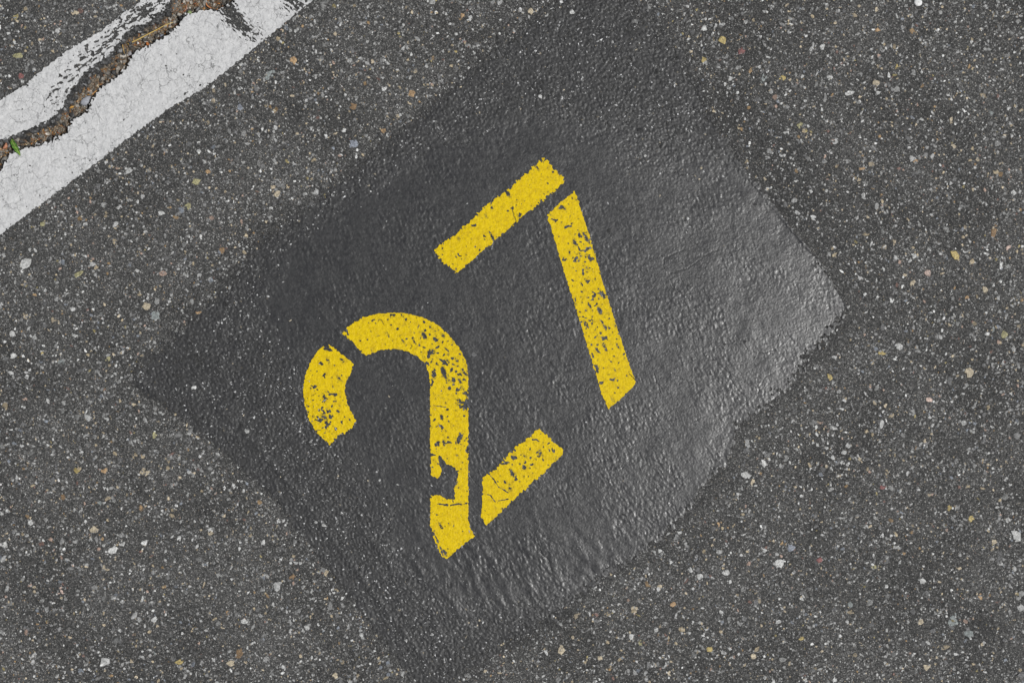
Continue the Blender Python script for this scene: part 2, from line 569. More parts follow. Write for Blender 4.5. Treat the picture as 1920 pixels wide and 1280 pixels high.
# embedded stones
M = Mat('embedded_stone', 0.62, 0.4)
c = M.attr('Col', True)
v = M.math('MULTIPLY', M.rng(M.noise(1100, 4, .7), .36, .64, .5, 1.3), M.rng(M.noise(330, 2), .35, .6, .75, 1.1))
n_ = M.t.nodes.new('ShaderNodeVectorMath'); n_.operation = 'SCALE'
M.link(c, n_.inputs[0]); M.link(v, n_.inputs['Scale'])
M.color(n_.outputs[0])
M.bump(M.noise(2200, 3), 0.0003, .6)
MAT_STONE = M.m

# black coat
M = Mat('black_paint', 0.5, 0.5)
b1 = M.mix(M.rng(M.noise(60, 4), .3, .7), (.021, .021, .022), (.030, .030, .030))
b1 = M.mix(M.rng(M.noise(420, 3), .42, .7, 0, .4), b1, (.040, .040, .040))
vs = M.vor(900, out='Color', vec=wv if False else M.warp(900, .0008))
vsd = M.vor(900, vec=M.warp(900, .0008))
speck = M.math('MULTIPLY', M.rng(M.sep(vs, 0), .965, .975), M.rng(vsd, .36, .24))
b1 = M.mix(M.math('MULTIPLY', speck, M.rng(M.attr('thin'), 0, .8, .16, .9)), b1, (.33, .33, .32))
crk = M.attr('crk')
b1 = M.mix(M.rng(crk, .25, .7), b1, (.010, .010, .010))
M.color(b1)
M.val(M.math('ADD', M.rng(M.noise(240, 5, .65), .32, .68, .25, .37), M.math('MULTIPLY', M.attr('thin'), .20)), M.b.inputs['Roughness'])
M.val(M.rng(M.attr('thin'), 0, 1, .62, .40), M.b.inputs['Specular IOR Level'])
hh = M.math('SUBTRACT', M.math('ADD', M.math('ADD', M.noise(480, 4), M.math('MULTIPLY', M.vor(520, 'SMOOTH_F1', vec=M.warp(400, .002)), -.5)), M.math('MULTIPLY', M.noise(1700, 2), .35)), M.math('MULTIPLY', crk, .8))
M.bump(hh, 0.00030, .5)
MAT_BLACK = M.m


def paint(name, base_stops, rough, dirt, crack_col, spec=.4, craze=0.0, pitk=.42, worn=None):
    M = Mat(name, rough, spec)
    b = M.ramp(M.noise(230, 4, .6), base_stops)
    b = M.mix(M.rng(M.noise(900, 3), .52, .72, 0, dirt[1]), b, dirt[0])
    pit = M.math('MULTIPLY', M.rng(M.vor(300, vec=M.warp(500, .003)), .42, .08), M.rng(M.noise(70, 3), .30, .62))
    b = M.mix(M.math('MULTIPLY', pit, pitk), b, dirt[0])
    crk = M.attr('crk')
    b = M.mix(M.rng(crk, .2, .75), b, crack_col)
    if worn:
        wk = M.math('MULTIPLY', M.attr('worn'), M.rng(M.noise(700, 3), .35, .6))
        b = M.mix(M.math('MULTIPLY', wk, .6), b, worn)
    if craze:
        e = M.vor(95, 'DISTANCE_TO_EDGE', vec=M.warp(150, .010))
        ln = M.math('MULTIPLY', M.rng(e, .030, .006), M.rng(M.noise(38, 3), .40, .56))
        b = M.mix(M.math('MULTIPLY', ln, craze), b, crack_col)
    M.color(b)
    h = M.math('SUBTRACT', M.math('ADD', M.noise(520, 4), M.math('MULTIPLY', M.noise(1500, 2), .4)), M.math('MULTIPLY', crk, .9))
    M.bump(h, 0.0008, .7)
    return M.m


MAT_WHITE = paint('white_road_paint', [(0.3, (.41, .41, .41)), (0.46, (.49, .49, .49)), (0.7, (.55, .55, .545))], .65, ((.24, .24, .235), .6), (.09, .09, .09), .3, .72, .5)
MAT_YELLOW = paint('yellow_road_paint', [(0.3, (.49, .33, .004)), (0.48, (.60, .425, .001)), (0.7, (.66, .475, .001))], .46, ((.30, .215, .01), .6), (.06, .05, .02), .13, worn=(.10, .085, .025))


def col_mat(name, rough=.6, var=(.7, 1.2), sc_=900, sub=0.0):
    M = Mat(name, rough, .4)
    c = M.attr('Col', True)
    v = M.rng(M.noise(sc_, 3), .3, .7, *var)
    n_ = M.t.nodes.new('ShaderNodeVectorMath'); n_.operation = 'SCALE'
    M.link(c, n_.inputs[0]); M.link(v, n_.inputs['Scale'])
    M.color(n_.outputs[0])
    M.bump(M.noise(1800, 2), .0003, .5)
    return M.m


MAT_LITTER = col_mat('dry_litter', .6)
MAT_LEAF = col_mat('green_leaf', .42, (.8, 1.15), 500)
MAT_PEB = col_mat('loose_stone', .65)

# ---------------------------------------------------------------- hairline cracks, drawn into one table
CX0, CY0 = -150, -150
CRK = np.zeros((1600, 2250), np.float32)


def stamp(x, y, a):
    i = int(round(x - CX0)); j = int(round(y - CY0))
    if 2 <= i < CRK.shape[1] - 2 and 2 <= j < CRK.shape[0] - 2:
        for dj in (-1, 0, 1):
            for di in (-1, 0, 1):
                q = math.hypot(i + di + CX0 - x, j + dj + CY0 - y)
                CRK[j + dj, i + di] = max(CRK[j + dj, i + di], a * max(0.0, 1 - q / 1.45))


def walk(x, y, ang, ln, a=1.0, wob=.28, branch=.012, depth=0):
    for k in range(int(ln * 2)):
        e = min(1.0, (ln * 2 - k) / 12.0)
        stamp(x, y, a * e)
        x += math.cos(ang) * .5; y += math.sin(ang) * .5
        ang += RNG.normal(0, wob)
        ang += 0.0
        if depth < 2 and RNG.random() < branch:
            walk(x, y, ang + RNG.choice([-1, 1]) * RNG.uniform(.6, 1.3), ln * RNG.uniform(.25, .6), a * .85, wob, branch, depth + 1)


def poly_crack(pts, a=1.0):
    for (ax, ay), (bx, by) in zip(pts[:-1], pts[1:]):
        L = math.hypot(bx - ax, by - ay); n = max(2, int(L * 2))
        off = 0
        for k in range(n):
            off = off * .9 + RNG.normal(0, .35)
            t = k / n
            stamp(ax + (bx - ax) * t - (by - ay) / L * off, ay + (by - ay) * t + (bx - ax) / L * off, a)


# white line: many short cracks
for k in range(900):
    x = RNG.uniform(-100, 640)
    y = 0.5 * (352 - .6 * x - .8 * 0) + RNG.uniform(-420, 420)
    f = .6 * x + .8 * y
    if not (150 < f < 352):
        continue
    walk(x, y, RNG.uniform(0, 6.28), RNG.uniform(3, 24), RNG.uniform(.12, .6) , .3, .04)
for pts in ([(178, 203), (186, 222), (188, 232)], [(82, 184), (83, 200), (76, 213)], [(312, 133), (316, 146), (325, 150)], [(262, 135), (268, 150), (258, 163)],
            [(245, 190), (246, 205), (236, 218)], [(20, 218), (32, 230), (50, 228)], [(58, 205), (70, 212), (72, 220)], [(96, 305), (108, 296)], [(40, 345), (36, 365)],
            [(158, 262), (163, 276)], [(130, 290), (150, 296)], [(228, 160), (240, 176)], [(365, 30), (362, 45), (372, 48)], [(380, 22), (372, 42)], [(60, 320), (72, 335), (85, 330)]):
    poly_crack(pts, .6)
# yellow strokes and black coat
for pts in ([(880, 580), (800, 575)],):
    pass
for k in range(46):
    x, y = RNG.uniform(580, 1190), RNG.uniform(300, 1040)
    walk(x, y, RNG.uniform(0, 6.28), RNG.uniform(6, 26), RNG.uniform(.4, .9), .3, .02)
for pts in ([(1262, 410), (1278, 430), (1290, 445), (1309, 464)], [(1283, 468), (1262, 475), (1245, 484), (1243, 500), (1255, 513), (1290, 502), (1320, 480), (1345, 468)],
            [(1255, 513), (1257, 530), (1272, 545), (1297, 558)], [(1320, 545), (1340, 560)], [(1365, 572), (1380, 582)],
            [(1380, 630), (1395, 645), (1403, 658)], [(1325, 665), (1345, 682), (1378, 706), (1400, 720), (1425, 725)], [(1365, 706), (1395, 742)],
            [(1390, 700), (1385, 695)], [(1420, 735), (1435, 705), (1450, 700)], [(1395, 655), (1430, 662), (1455, 655)],
            [(1005, 1000), (1013, 1035), (1030, 1052), (1035, 1072)], [(955, 1060), (962, 1078)], [(900, 1120), (925, 1125), (935, 1137), (950, 1138)],
            [(905, 1120), (912, 1135), (930, 1145)], [(935, 1140), (940, 1165)], [(880, 1030), (893, 1045)], [(830, 1095), (850, 1115), (870, 1145), (875, 1170)],
            [(790, 1100), (835, 1150), (870, 1200)], [(1320, 780), (1300, 790)], [(1340, 820), (1352, 812)], [(1240, 290), (1262, 310), (1275, 330)],
            [(1080, 205), (1100, 235), (1110, 240)], [(1080, 265), (1095, 268)], [(1160, 275), (1180, 290)], [(1180, 350), (1195, 365)],
            [(880, 890), (905, 920)], [(960, 395), (968, 415), (960, 425)],
            [(925, 370), (920, 380)], [(750, 975), (770, 1000)], [(1180, 700), (1195, 715)], [(1260, 700), (1300, 720)], [(1225, 700), (1240, 740)]):
    poly_crack(pts, .9)
for k in range(170):
    x, y = RNG.uniform(1050, 1560), RNG.uniform(240, 900)
    walk(x, y, RNG.uniform(0, 6.28), RNG.uniform(4, 18), RNG.uniform(.25, .7), .3, .03)
for k in range(70):
    x, y = RNG.uniform(750, 1250), RNG.uniform(980, 1180)
    walk(x, y, math.radians(60) + RNG.normal(0, .4), RNG.uniform(5, 22), RNG.uniform(.25, .7), .25, .02)


def crk(x, y):
    i = np.clip(x - CX0, 0, CRK.shape[1] - 2.001); j = np.clip(y - CY0, 0, CRK.shape[0] - 2.001)
    i0 = i.astype(int); j0 = j.astype(int); fx = i - i0; fy = j - j0
    return (CRK[j0, i0] * (1 - fx) * (1 - fy) + CRK[j0, i0 + 1] * fx * (1 - fy) + CRK[j0 + 1, i0] * (1 - fx) * fy + CRK[j0 + 1, i0 + 1] * fx * fy)


# ---------------------------------------------------------------- the asphalt sheet
def graded(lo, hi, step, far, grow=1.12):
    core = np.arange(lo, hi + step * .5, step)
    out = []
    s_, p = step, 0.0
    while p < far:
        s_ *= grow; p += s_; out.append(p)
    out = np.array(out)
    return np.concatenate([(lo - out)[::-1], core, core[-1] + out])


xs = graded(-50, 1970, 2.0, 60000, 1.10)
ys = graded(-50, 1330, 2.0, 60000, 1.10)
X, Y = np.meshgrid(xs, ys)
xf, yf = X.ravel(), Y.ravel()
near = (np.abs(xf - 960) < 2600) & (np.abs(yf - 640) < 2200)
Zg = np.zeros(len(xf)); coatA = np.zeros(len(xf)); soilA = np.zeros(len(xf))
Zg[near] = ground_z(xf[near], yf[near])
coatA[near] = np.maximum(cover(xf[near], yf[near]), halo(xf[near], yf[near]))
linem = np.zeros(len(xf))
linem[near] = sst(-5, 1, sdf(xf[near], yf[near], LINE)) * 0.28
_, so, sdv = crack_shape(xf[near], yf[near])
soilA[near] = so
linem[near] = np.where(sdv > 0, 0.55, linem[near])
coatA = np.maximum(coatA, linem)
for sx_, sy_, sr_, sa_ in ((555, 205, 24, .5), (1845, 1175, 42, .42), (1530, 985, 18, .5), (85, 725, 20, .4), (495, 250, 14, .5), (615, 1210, 12, .5), (1655, 1003, 12, .6), (235, 860, 26, .3), (1700, 380, 30, .25)):
    coatA = np.maximum(coatA, sa_ * np.exp(-((xf - sx_) ** 2 + (yf - sy_) ** 2) / sr_ ** 2))
farA = sst(1150, 1400, np.maximum(np.abs(xf - 960), np.abs(yf - 640) + 300))
wx, wy = world_xy(xf, yf)
nx, ny = len(xs), len(ys)
idx = np.arange(nx * ny).reshape(ny, nx)
a = idx[:-1, :-1].ravel(); b = idx[:-1, 1:].ravel(); c = idx[1:, 1:].ravel(); d = idx[1:, :-1].ravel()
T = np.stack([a, d, c, a, c, b], 1).reshape(-1, 3)
lp, st_, tt_ = tri_arrays(T)
asphalt = mk_mesh('asphalt_ground', np.stack([wx, wy, Zg], 1), lp, st_, tt_, True, {'coat': coatA, 'soil': soilA, 'far': farA}, MAT_ASPHALT)
tag(asphalt, 'worn dark grey asphalt with pale embedded stones and a jagged crack', 'asphalt', kind='structure')

# ---------------------------------------------------------------- stones
PAL = np.array([(.10, .10, .10), (.16, .16, .16), (.24, .24, .235), (.32, .32, .31), (.44, .44, .43), (.60, .60, .585),
                (.40, .33, .22), (.50, .42, .30), (.32, .215, .11), (.31, .26, .12), (.20, .12, .10), (.22, .24, .27), (.42, .30, .24)], np.float32)
PW = np.array([.12, .17, .18, .17, .13, .08, .05, .035, .014, .010, .010, .026, .012])
PW = PW / PW.sum()


def stone_verts(cx, cy, r, asp, ang, base_z, h, n, seed, tilt=.12, round_=0.0):
    """angular flat-topped stones, vectorised; returns V (m, 3n+1, 3)"""
    rg = np.random.default_rng(seed)
    m = len(cx)
    th = (np.arange(n)[None, :] + rg.uniform(-.38, .38, (m, n))) * (2 * np.pi / n)
    rr = rg.uniform(.62, 1.18, (m, n)) * (1 - round_) + round_
    u = np.cos(th) * rr * asp[:, None]; v = np.sin(th) * rr / asp[:, None]
    ca, sa = np.cos(ang)[:, None], np.sin(ang)[:, None]
    px = (u * ca - v * sa) * r[:, None]; py = (u * sa + v * ca) * r[:, None]
    tx, ty = rg.normal(0, tilt, (m, 1)), rg.normal(0, tilt, (m, 1))
    out = np.zeros((m, 3 * n + 1, 3))
    H = h[:, None]
    for k, (s_, zz) in enumerate(((1.0, -1.0), (1.0, .35), (.72, 1.0))):
        jx = rg.normal(0, .05, (m, n)) * r[:, None]
        x = cx[:, None] + px * s_ + jx; y = cy[:, None] + py * s_
        wx, wy = world_xy(x, y)
        if k == 0: z = base_z[:, None] - .0012 + 0 * x
        else: z = base_z[:, None] + H * zz + (px * tx + py * ty) * S * s_
        out[:, k * n:(k + 1) * n] = np.stack([wx, wy, z], 2)
    out[:, 3 * n] = out[:, 2 * n:3 * n].mean(1)
    out[:, 3 * n, 2] += h * .18
    return out


def stone_faces(m, n):
    F = []
    for k in range(n):
        k1 = (k + 1) % n
        # image y is flipped, so this order faces outward and up
        F += [(k, n + k, n + k1), (k, n + k1, k1), (n + k, 2 * n + k, 2 * n + k1), (n + k, 2 * n + k1, n + k1), (2 * n + k, 3 * n, 2 * n + k1)]
    F = np.array(F)
    return (F[None] + (np.arange(m) * (3 * n + 1))[:, None, None]).reshape(-1, 3)


allV, allF, allC = [], [], []
vbase = 0


def add_stones(cx, cy, r, asp, ang, h, col, n, seed, bz=None, tilt=.12, round_=0.0):
    global vbase
    if bz is None: bz = ground_z(cx, cy)
    V = stone_verts(cx, cy, r, asp, ang, bz, h, n, seed, tilt, round_)
    m = len(cx)
    allV.append(V.reshape(-1, 3)); allF.append(stone_faces(m, n) + vbase)
    allC.append(np.repeat(col, 3 * n + 1, 0)); vbase += m * (3 * n + 1)


def scatter(cnt, rlo, rhi, n, seed, hk, keepthin=1.0):
    rg = np.random.default_rng(seed)
    x = rg.uniform(-260, 2180, cnt); y = rg.uniform(-240, 1520, cnt)
    dens = 0.62 + .55 * sst(-1.2, 1.2, samp(n_big, x * .6 + 77, y * .6)) * 1.0
    keep = rg.random(cnt) < dens
    keep &= sdf(x, y, LINE) < -rhi * .6
    _, _, cs = crack_shape(x, y)
    keep &= cs < -2
    t = thick(x, y); c = cover(x, y)
    keep &= (rg.random(cnt) > t * 1.12) | ((rg.random(cnt) < .012) & (c > .9))
    x, y, t, c = x[keep], y[keep], t[keep], c[keep]
    m = len(x)
    hl = halo(x, y)
    r = rlo * (rhi / rlo) ** (rg.random(m) ** 1.4)
    asp = np.exp(rg.normal(0, .2, m)); ang = rg.uniform(0, 6.28, m)
    col = PAL[rg.choice(len(PAL), m, p=PW)] * rg.uniform(.7, 1.2, (m, 1)) * keepthin
    pc = np.maximum(c, hl * .92)
    for sx_, sy_, sr_, sa_ in ((555, 205, 24, .5), (1845, 1175, 42, .38), (1530, 985, 18, .45), (85, 725, 20, .35), (495, 250, 14, .45)):
        pc = np.maximum(pc, sa_ * np.exp(-((x - sx_) ** 2 + (y - sy_) ** 2) / sr_ ** 2))
    pz = 0.5 + 0.5 * np.clip(samp(n_mid, x, y), -1, 1) * .25
    painted = rg.random(m) < sst(.12, .62, pc) * (.93 - .10 * (1 - sst(0.05, .6, t)) * sst(.5, .9, c))
    black = np.full((m, 3), .024) * rg.uniform(.85, 1.25, (m, 1))
    col = np.where(painted[:, None], black, col)
    bare = (~painted) & (pc > .5)
    r = np.where(bare, np.minimum(r, 2.6) * rg.uniform(.5, .95, m), r)
    asp = np.where(bare, asp * rg.uniform(1, 1.4, m), asp)
    col = np.where(bare[:, None], np.clip(col.mean(1, keepdims=True) * 1.2 + .12, 0, .6), col)
    h = hk * S * (.35 + .3 * r) * rg.uniform(.4, 1.1, m)
    bz = np.where(c > .5, film_z(x, y), ground_z(x, y))
    h = np.where(c > .5, h * .75 + .00005, h)
    add_stones(x, y, r, asp, ang, h, col.astype(np.float32), n, seed + 1, bz)


scatter(50000, .8, 1.7, 5, 100, .34, .74)
scatter(48000, 1.4, 2.6, 5, 110, .50, .90)
scatter(25000, 2.3, 4.0, 6, 120, .40, .90)
scatter(4200, 3.6, 6.8, 7, 130, .22, .72)

# worn stone tips showing through the black coat as small pale flecks
rg = np.random.default_rng(888)
x = rg.uniform(200, 1750, 80000); y = rg.uniform(-20, 1300, 80000)
t = thick(x, y); c = cover(x, y)
spots = sum(a * np.exp(-(((x - p) / u) ** 2 + ((y - q) / v) ** 2)) for p, q, u, v, a in
            ((1230, 300, 70, 45, .5), (1100, 200, 60, 40, .4), (1270, 350, 60, 40, .45), (1310, 430, 40, 30, .2), (850, 980, 90, 60, .18), (770, 800, 90, 60, .18),
             (920, 1150, 90, 60, .25), (855, 895, 25, 22, 1.0), (560, 720, 80, 80, .3), (1300, 230, 60, 50, .5)))
p_ = np.clip(c * (1 - t) * .55 + .5 * spots * c + .006, 0, 1) * (.45 + .55 * sst(-.6, .9, samp(n_mid, x * .7, y * .7)))
p_ = np.maximum(p_, .30 * halo(x, y) / .5 * (c < .5))
k = (rg.random(80000) < p_) & ((c > .45) | (halo(x, y) > .1))
x, y, c = x[k], y[k], c[k]
m = len(x)
lum = rg.choice([.08, .14, .22, .33, .45], m, p=[.26, .26, .23, .16, .09])
fc = lum[:, None] * np.where(rg.random((m, 1)) < .08, np.array([[1.15, 1.0, .75]]), np.array([[1, 1, .985]]))
add_stones(x, y, .55 + rg.random(m) ** 2.6 * 2.2, np.exp(np.abs(rg.normal(0, .28, m))), rg.normal(-.5, 1.0, m), S * rg.uniform(.15, .5, m), fc.astype(np.float32), 5, 889,
           np.where(c > .5, film_z(x, y), ground_z(x, y)) + .00004, .15)

# larger stones at the places the photo shows them: x, y, radius, stretch, image angle, colour
W_, G_, LG, TN, OR, YE, BR, RD, BL, PK, OL, DG = ((.47, .47, .455), (.20, .22, .215), (.38, .38, .37), (.42, .36, .26), (.36, .24, .13), (.38, .30, .12),
    (.20, .13, .07), (.20, .085, .08), (.24, .26, .30), (.46, .35, .30), (.30, .28, .15), (.13, .13, .13))
BIG = [(47, 494, 11, 1.3, -40, W_), (23, 625, 7, 1.3, 0, W_), (165, 783, 9, 1.5, 55, LG), (25, 668, 6, 1, 0, W_), (89, 752, 5, 1, 20, W_), (274, 573, 8, 1, 0, TN),
       (416, 469, 6, 1, 0, BR), (148, 514, 7, 1.8, -35, OL), (290, 816, 6, 1.6, 85, OL), (289, 591, 11, 1.2, 0, G_), (116, 678, 7, 1, 0, G_), (364, 727, 5, 1, 0, W_),
       (463, 808, 5, 1, 0, LG), (373, 586, 5, 1.8, 0, OR), (80, 663, 4, 1, 0, YE), (203, 673, 6, 1, 0, OL), (270, 884, 11, 1.1, 0, TN), (195, 882, 7, 1, 0, OR),
       (144, 882, 6, 1.1, 0, YE), (213, 1031, 9.5, 1.1, -30, W_), (229, 1020, 8, 1.3, 80, W_), (228, 1003, 5.5, 1.1, 90, LG), (176, 993, 8, 1.1, 0, TN), (195, 1064, 6, 1, 0, TN),
       (116, 1109, 9, 1.1, 80, PK), (196, 1240, 10, 1.4, -30, LG), (433, 1243, 8, 1.2, 0, TN), (519, 1100, 8, 1.4, 70, LG), (427, 1148, 5.5, 1, 0, OR), (457, 1164, 6.5, 1.1, 0, W_),
       (57, 979, 5.5, 1, 0, W_), (450, 1223, 9, 1.5, -60, BR), (290, 1224, 7.5, 1, 0, G_), (186, 941, 6.5, 1, 0, G_), (628, 1267, 6.5, 1, 90, TN), (549, 1082, 8, 1, 0, BR),
       (264, 952, 5.5, 1.2, 80, OR), (119, 932, 5.5, 1.1, 80, BR), (60, 1230, 8, 2.4, -35, LG), (336, 1241, 8, 1.5, -10, YE), (395, 998, 6, 1, 0, TN), (7, 1020, 7, 1.2, -40, W_),
       (1052, 1218, 8, 1.5, 80, TN), (1190, 1142, 7, 1.3, 80, TN), (1237, 1100, 6, 1, 0, TN), (1262, 1132, 6, 1.2, -40, OR), (1125, 1233, 6, 1.2, -30, TN), (1203, 1205, 7.5, 1, 0, OL),
       (678, 1190, 5, 1, 0, W_), (1255, 1260, 6, 1, 0, TN), (1183, 1193, 5.5, 1.2, 80, W_), (1230, 1180, 5.5, 1, 0, W_), (1238, 1033, 5, 1, 0, W_), (810, 1189, 4, 1, 0, LG), (762, 1200, 4, 1, 0, LG),
       (1399, 890, 8.5, 1.3, 10, W_), (1432, 868, 6.5, 1.9, 70, W_), (1441, 860, 4.5, 1.4, 0, W_), (1905, 1003, 11, 1.3, 60, LG), (1483, 1026, 8, 1.1, 0, BL), (1463, 1056, 8.5, 1.1, 0, W_), (1361, 1072, 7, 1.3, 0, W_),
       (1313, 1080, 6.5, 1, 0, W_), (1790, 1162, 14, 1.1, 0, G_), (1816, 1186, 10, 1.5, 20, G_), (1822, 973, 6.5, 1, 0, YE), (1779, 952, 5.5, 1, 0, YE), (1730, 1089, 6.5, 1.2, 0, W_),
       (1839, 1119, 6, 1.3, 80, OR), (1913, 1139, 7.5, 1.1, 0, LG), (1503, 1120, 6, 1.2, 70, W_), (1594, 1134, 6, 1.3, 70, G_), (1413, 1229, 6.5, 1.2, 0, TN), (1347, 982, 6.5, 1.2, -40, OR),
       (1737, 1250, 7, 1.4, -20, TN), (1655, 914, 6, 1.1, 0, RD), (1537, 1050, 6.5, 1.1, 80, RD), (1611, 862, 6.5, 1.2, 20, TN), (1503, 1196, 6, 1.3, 0, YE), (1890, 974, 5.5, 1, 0, W_),
       (1330, 1216, 5.5, 1.1, 0, YE), (1529, 1155, 5.5, 1.2, 0, W_), (1725, 1165, 6, 1.3, 0, TN), (1864, 1016, 6.5, 1.3, -30, TN), (1641, 1063, 6, 1.3, 0, OL), (1302, 79, 7, 1.1, 0, TN),
       (1322, 54, 6, 1.1, 0, W_), (1356, 75, 8, 1.1, 0, YE), (1391, 96, 8, 1.3, 0, RD), (1319, 112, 6, 1.3, 80, YE), (1431, 148, 9, 1.4, -60, G_), (1592, 175, 7, 2.0, -15, W_), (1541, 89, 6, 1.3, -50, W_),
       (1643, 18, 6, 1.3, -60, TN), (1643, 156, 6, 1.2, 0, TN), (1681, 125, 5.5, 1.1, 0, YE), (1500, 235, 6, 1, 0, OL), (1787, 275, 5.5, 1.1, 0, TN), (1618, 317, 6.5, 1.3, 0, OR), (1718, 302, 5.5, 1.4, 0, OR),
       (1858, 212, 5.5, 1, 0, G_), (1468, 146, 6.5, 1.3, 0, YE), (1646, 57, 6, 1, 0, OR), (1900, 361, 5.5, 1, 0, W_), (1619, 366, 5.5, 1.3, 80, LG), (1866, 420, 7, 1.6, -60, BR), (1438, 22, 6, 1.2, -30, W_),
       (1791, 480, 9, 1.5, 50, YE), (1740, 513, 8, 1.0, 20, PK), (1671, 565, 6.5, 1, 0, W_), (1818, 697, 9.5, 1.1, -50, TN), (1848, 543, 7, 1.1, 0, TN), (1711, 531, 6.5, 1.5, -60, TN), (1891, 465, 6, 1.1, 90, PK),
       (1686, 650, 7, 1, 0, LG), (1556, 707, 6.5, 1.3, 80, YE), (1563, 718, 6, 1.1, 90, LG), (1882, 627, 7.5, 1.2, -20, OL), (1653, 662, 6, 1.8, 10, YE), (1863, 435, 7.5, 1.3, 90, BR), (1813, 558, 5, 1, 0, OR),
       (1863, 618, 6.5, 1, 0, G_), (1765, 475, 5, 1, 0, W_), (1530, 801, 4.5, 1, 0, W_), (1582, 848, 5.5, 1.2, -50, LG), (1743, 748, 6, 1.1, 0, PK), (1718, 838, 6, 1.2, 80, BR), (1613, 522, 5, 1.3, 0, LG),
       (719, 167, 5, 1.2, 0, W_), (773, 175, 7, 1.1, 0, OR), (719, 245, 5.5, 1.1, 0, OR), (645, 245, 4.5, 1, 0, W_), (867, 29, 4.5, 1, 0, OR), (995, 22, 6, 1, 0, TN), (663, 201, 8.5, 1, 0, BR),
       (1073, 23, 5.5, 1, 0, W_), (811, 3, 6, 1, 0, LG), (889, 100, 5, 1.2, 0, LG), (855, 98, 5.5, 1, 0, YE), (662, 269, 9, 1, 0, BL), (551, 114, 7.5, 1.1, 0, OR), (505, 141, 9, 1.7, -40, G_),
       (615, 60, 6, 1, 0, TN), (368, 341, 7.5, 1.6, 0, OL), (383, 302, 6, 1.8, 50, LG), (242, 321, 6, 1.9, -45, LG), (519, 364, 7, 1, 0, TN), (353, 386, 7, 1.3, 60, OL), (222, 389, 6.5, 1.2, 0, LG),
       (213, 298, 5, 1.3, 0, OR), (200, 304, 4, 1, 0, W_), (109, 57, 6, 1.3, -30, LG), (390, 322, 5, 1, 90, OR), (33, 104, 8, 1.8, -10, OL), (143, 23, 5.5, 1, 90, TN), (80, 420, 6, 1, 90, OL),
       (40, 143, 5.5, 1, 0, RD), (450, 201, 6, 1, 0, BL), (302, 400, 6.5, 1.7, 0, W_), (1013, 182, 4, 1.2, 40, LG), (1210, 292, 2.5, 1, 0, W_), (1315, 315, 3, 1, 0, TN),
       (606, 984, 5, 2.0, 15, W_), (593, 978, 3.5, 1.3, 0, LG), (745, 908, 2.4, 2.2, 5, W_), (672, 870, 2.6, 2.0, 10, W_), (641, 960, 3, 1.4, 50, LG), (712, 900, 3, 1.5, -50, LG),
       (888, 664, 5, 1.3, 10, (.16, .16, .16)), (1290, 410, 3, 1, 0, LG)]
B = np.array([b_[:5] for b_ in BIG]); BC = np.array([b_[5] for b_ in BIG], np.float32)
bzz = np.where(cover(B[:, 0], B[:, 1]) > .5, film_z(B[:, 0], B[:, 1]), ground_z(B[:, 0], B[:, 1]))
add_stones(B[:, 0], B[:, 1], B[:, 2], np.sqrt(B[:, 3]), np.radians(B[:, 4]), S * (.45 + .03 * B[:, 2]), BC * RNG.uniform(.85, 1.1, (len(B), 1)).astype(np.float32), 9, 5, bzz, .05)

# lumps of aggregate on the crumbled upper wall and pebbles on the crack floor
rg = np.random.default_rng(55)
cx = rg.uniform(-200, 640, 60000); cy = rg.uniform(-150, 450, 60000)
dep, soil, cs = crack_shape(cx, cy)
k = (cs > 2.0) & (rg.random(60000) < np.where(soil < .5, .8, .32))
cx, cy, soil, dep = cx[k], cy[k], soil[k], dep[k]
m = len(cx)
r = 1.0 + rg.random(m) ** 2.5 * 4.8
col = np.where(soil[:, None] < .5, rg.choice([.03, .06, .09, .13, .2, .3], m, p=[.2, .24, .24, .17, .1, .05])[:, None] * np.array([[1, 1, 1]]),
               rg.choice([.05, .12, .21, .32, .48], m, p=[.18, .25, .28, .2, .09])[:, None] * np.array([[1.08, 1.0, .88]]))
add_stones(cx, cy, r, np.exp(rg.normal(0, .18, m)), rg.uniform(0, 6.28, m), S * r * rg.uniform(.3, .95, m), col.astype(np.float32), 6, 56, ground_z(cx, cy), .35)

V = np.concatenate(allV); F = np.concatenate(allF); Cc = np.concatenate(allC)
lp, st_, tt_ = tri_arrays(F)
agg = mk_mesh('aggregate', V, lp, st_, tt_, False, {'Col': Cc}, MAT_STONE, asphalt)
agg['kind'] = 'stuff'

# ---------------------------------------------------------------- black painted patch
xs = np.arange(180, 1680, 1.5); ys = np.arange(-10, 1340, 1.5)
patch = cut_sheet('black_patch', xs, ys, patch_field, film_z, .0006, MAT_BLACK,
                  attrs={'crk': lambda x, y: crk(x, y) * thick(x, y), 'thin': lambda x, y: 1 - thick(x, y)},
                  pre=lambda x, y: sdf(x, y, PATCH_P) > -70)
tag(patch, 'wrinkled glossy black paint patch under the yellow number on grey asphalt', 'paint patch')

# ---------------------------------------------------------------- white line, split lengthwise by the crack
line = bpy.data.objects.new('parking_line', None)
line.empty_display_size = .05
line.location = (-.33, .26, 0)
C.objects.link(line)
tag(line, 'cracked white painted parking line crossing the top left corner, split by a litter-filled crack', 'parking line')
INV = line.location.copy()


def strip_field(sign):
    def f(x, y):
        v = line_field(x, y)
        dl = seg_dist(x, y, LIP_L); dr = seg_dist(x, y, LIP_R)
        side = np.where(dl < dr, 1, -1)
        return np.where(side == sign, v, -1.0)
    return f


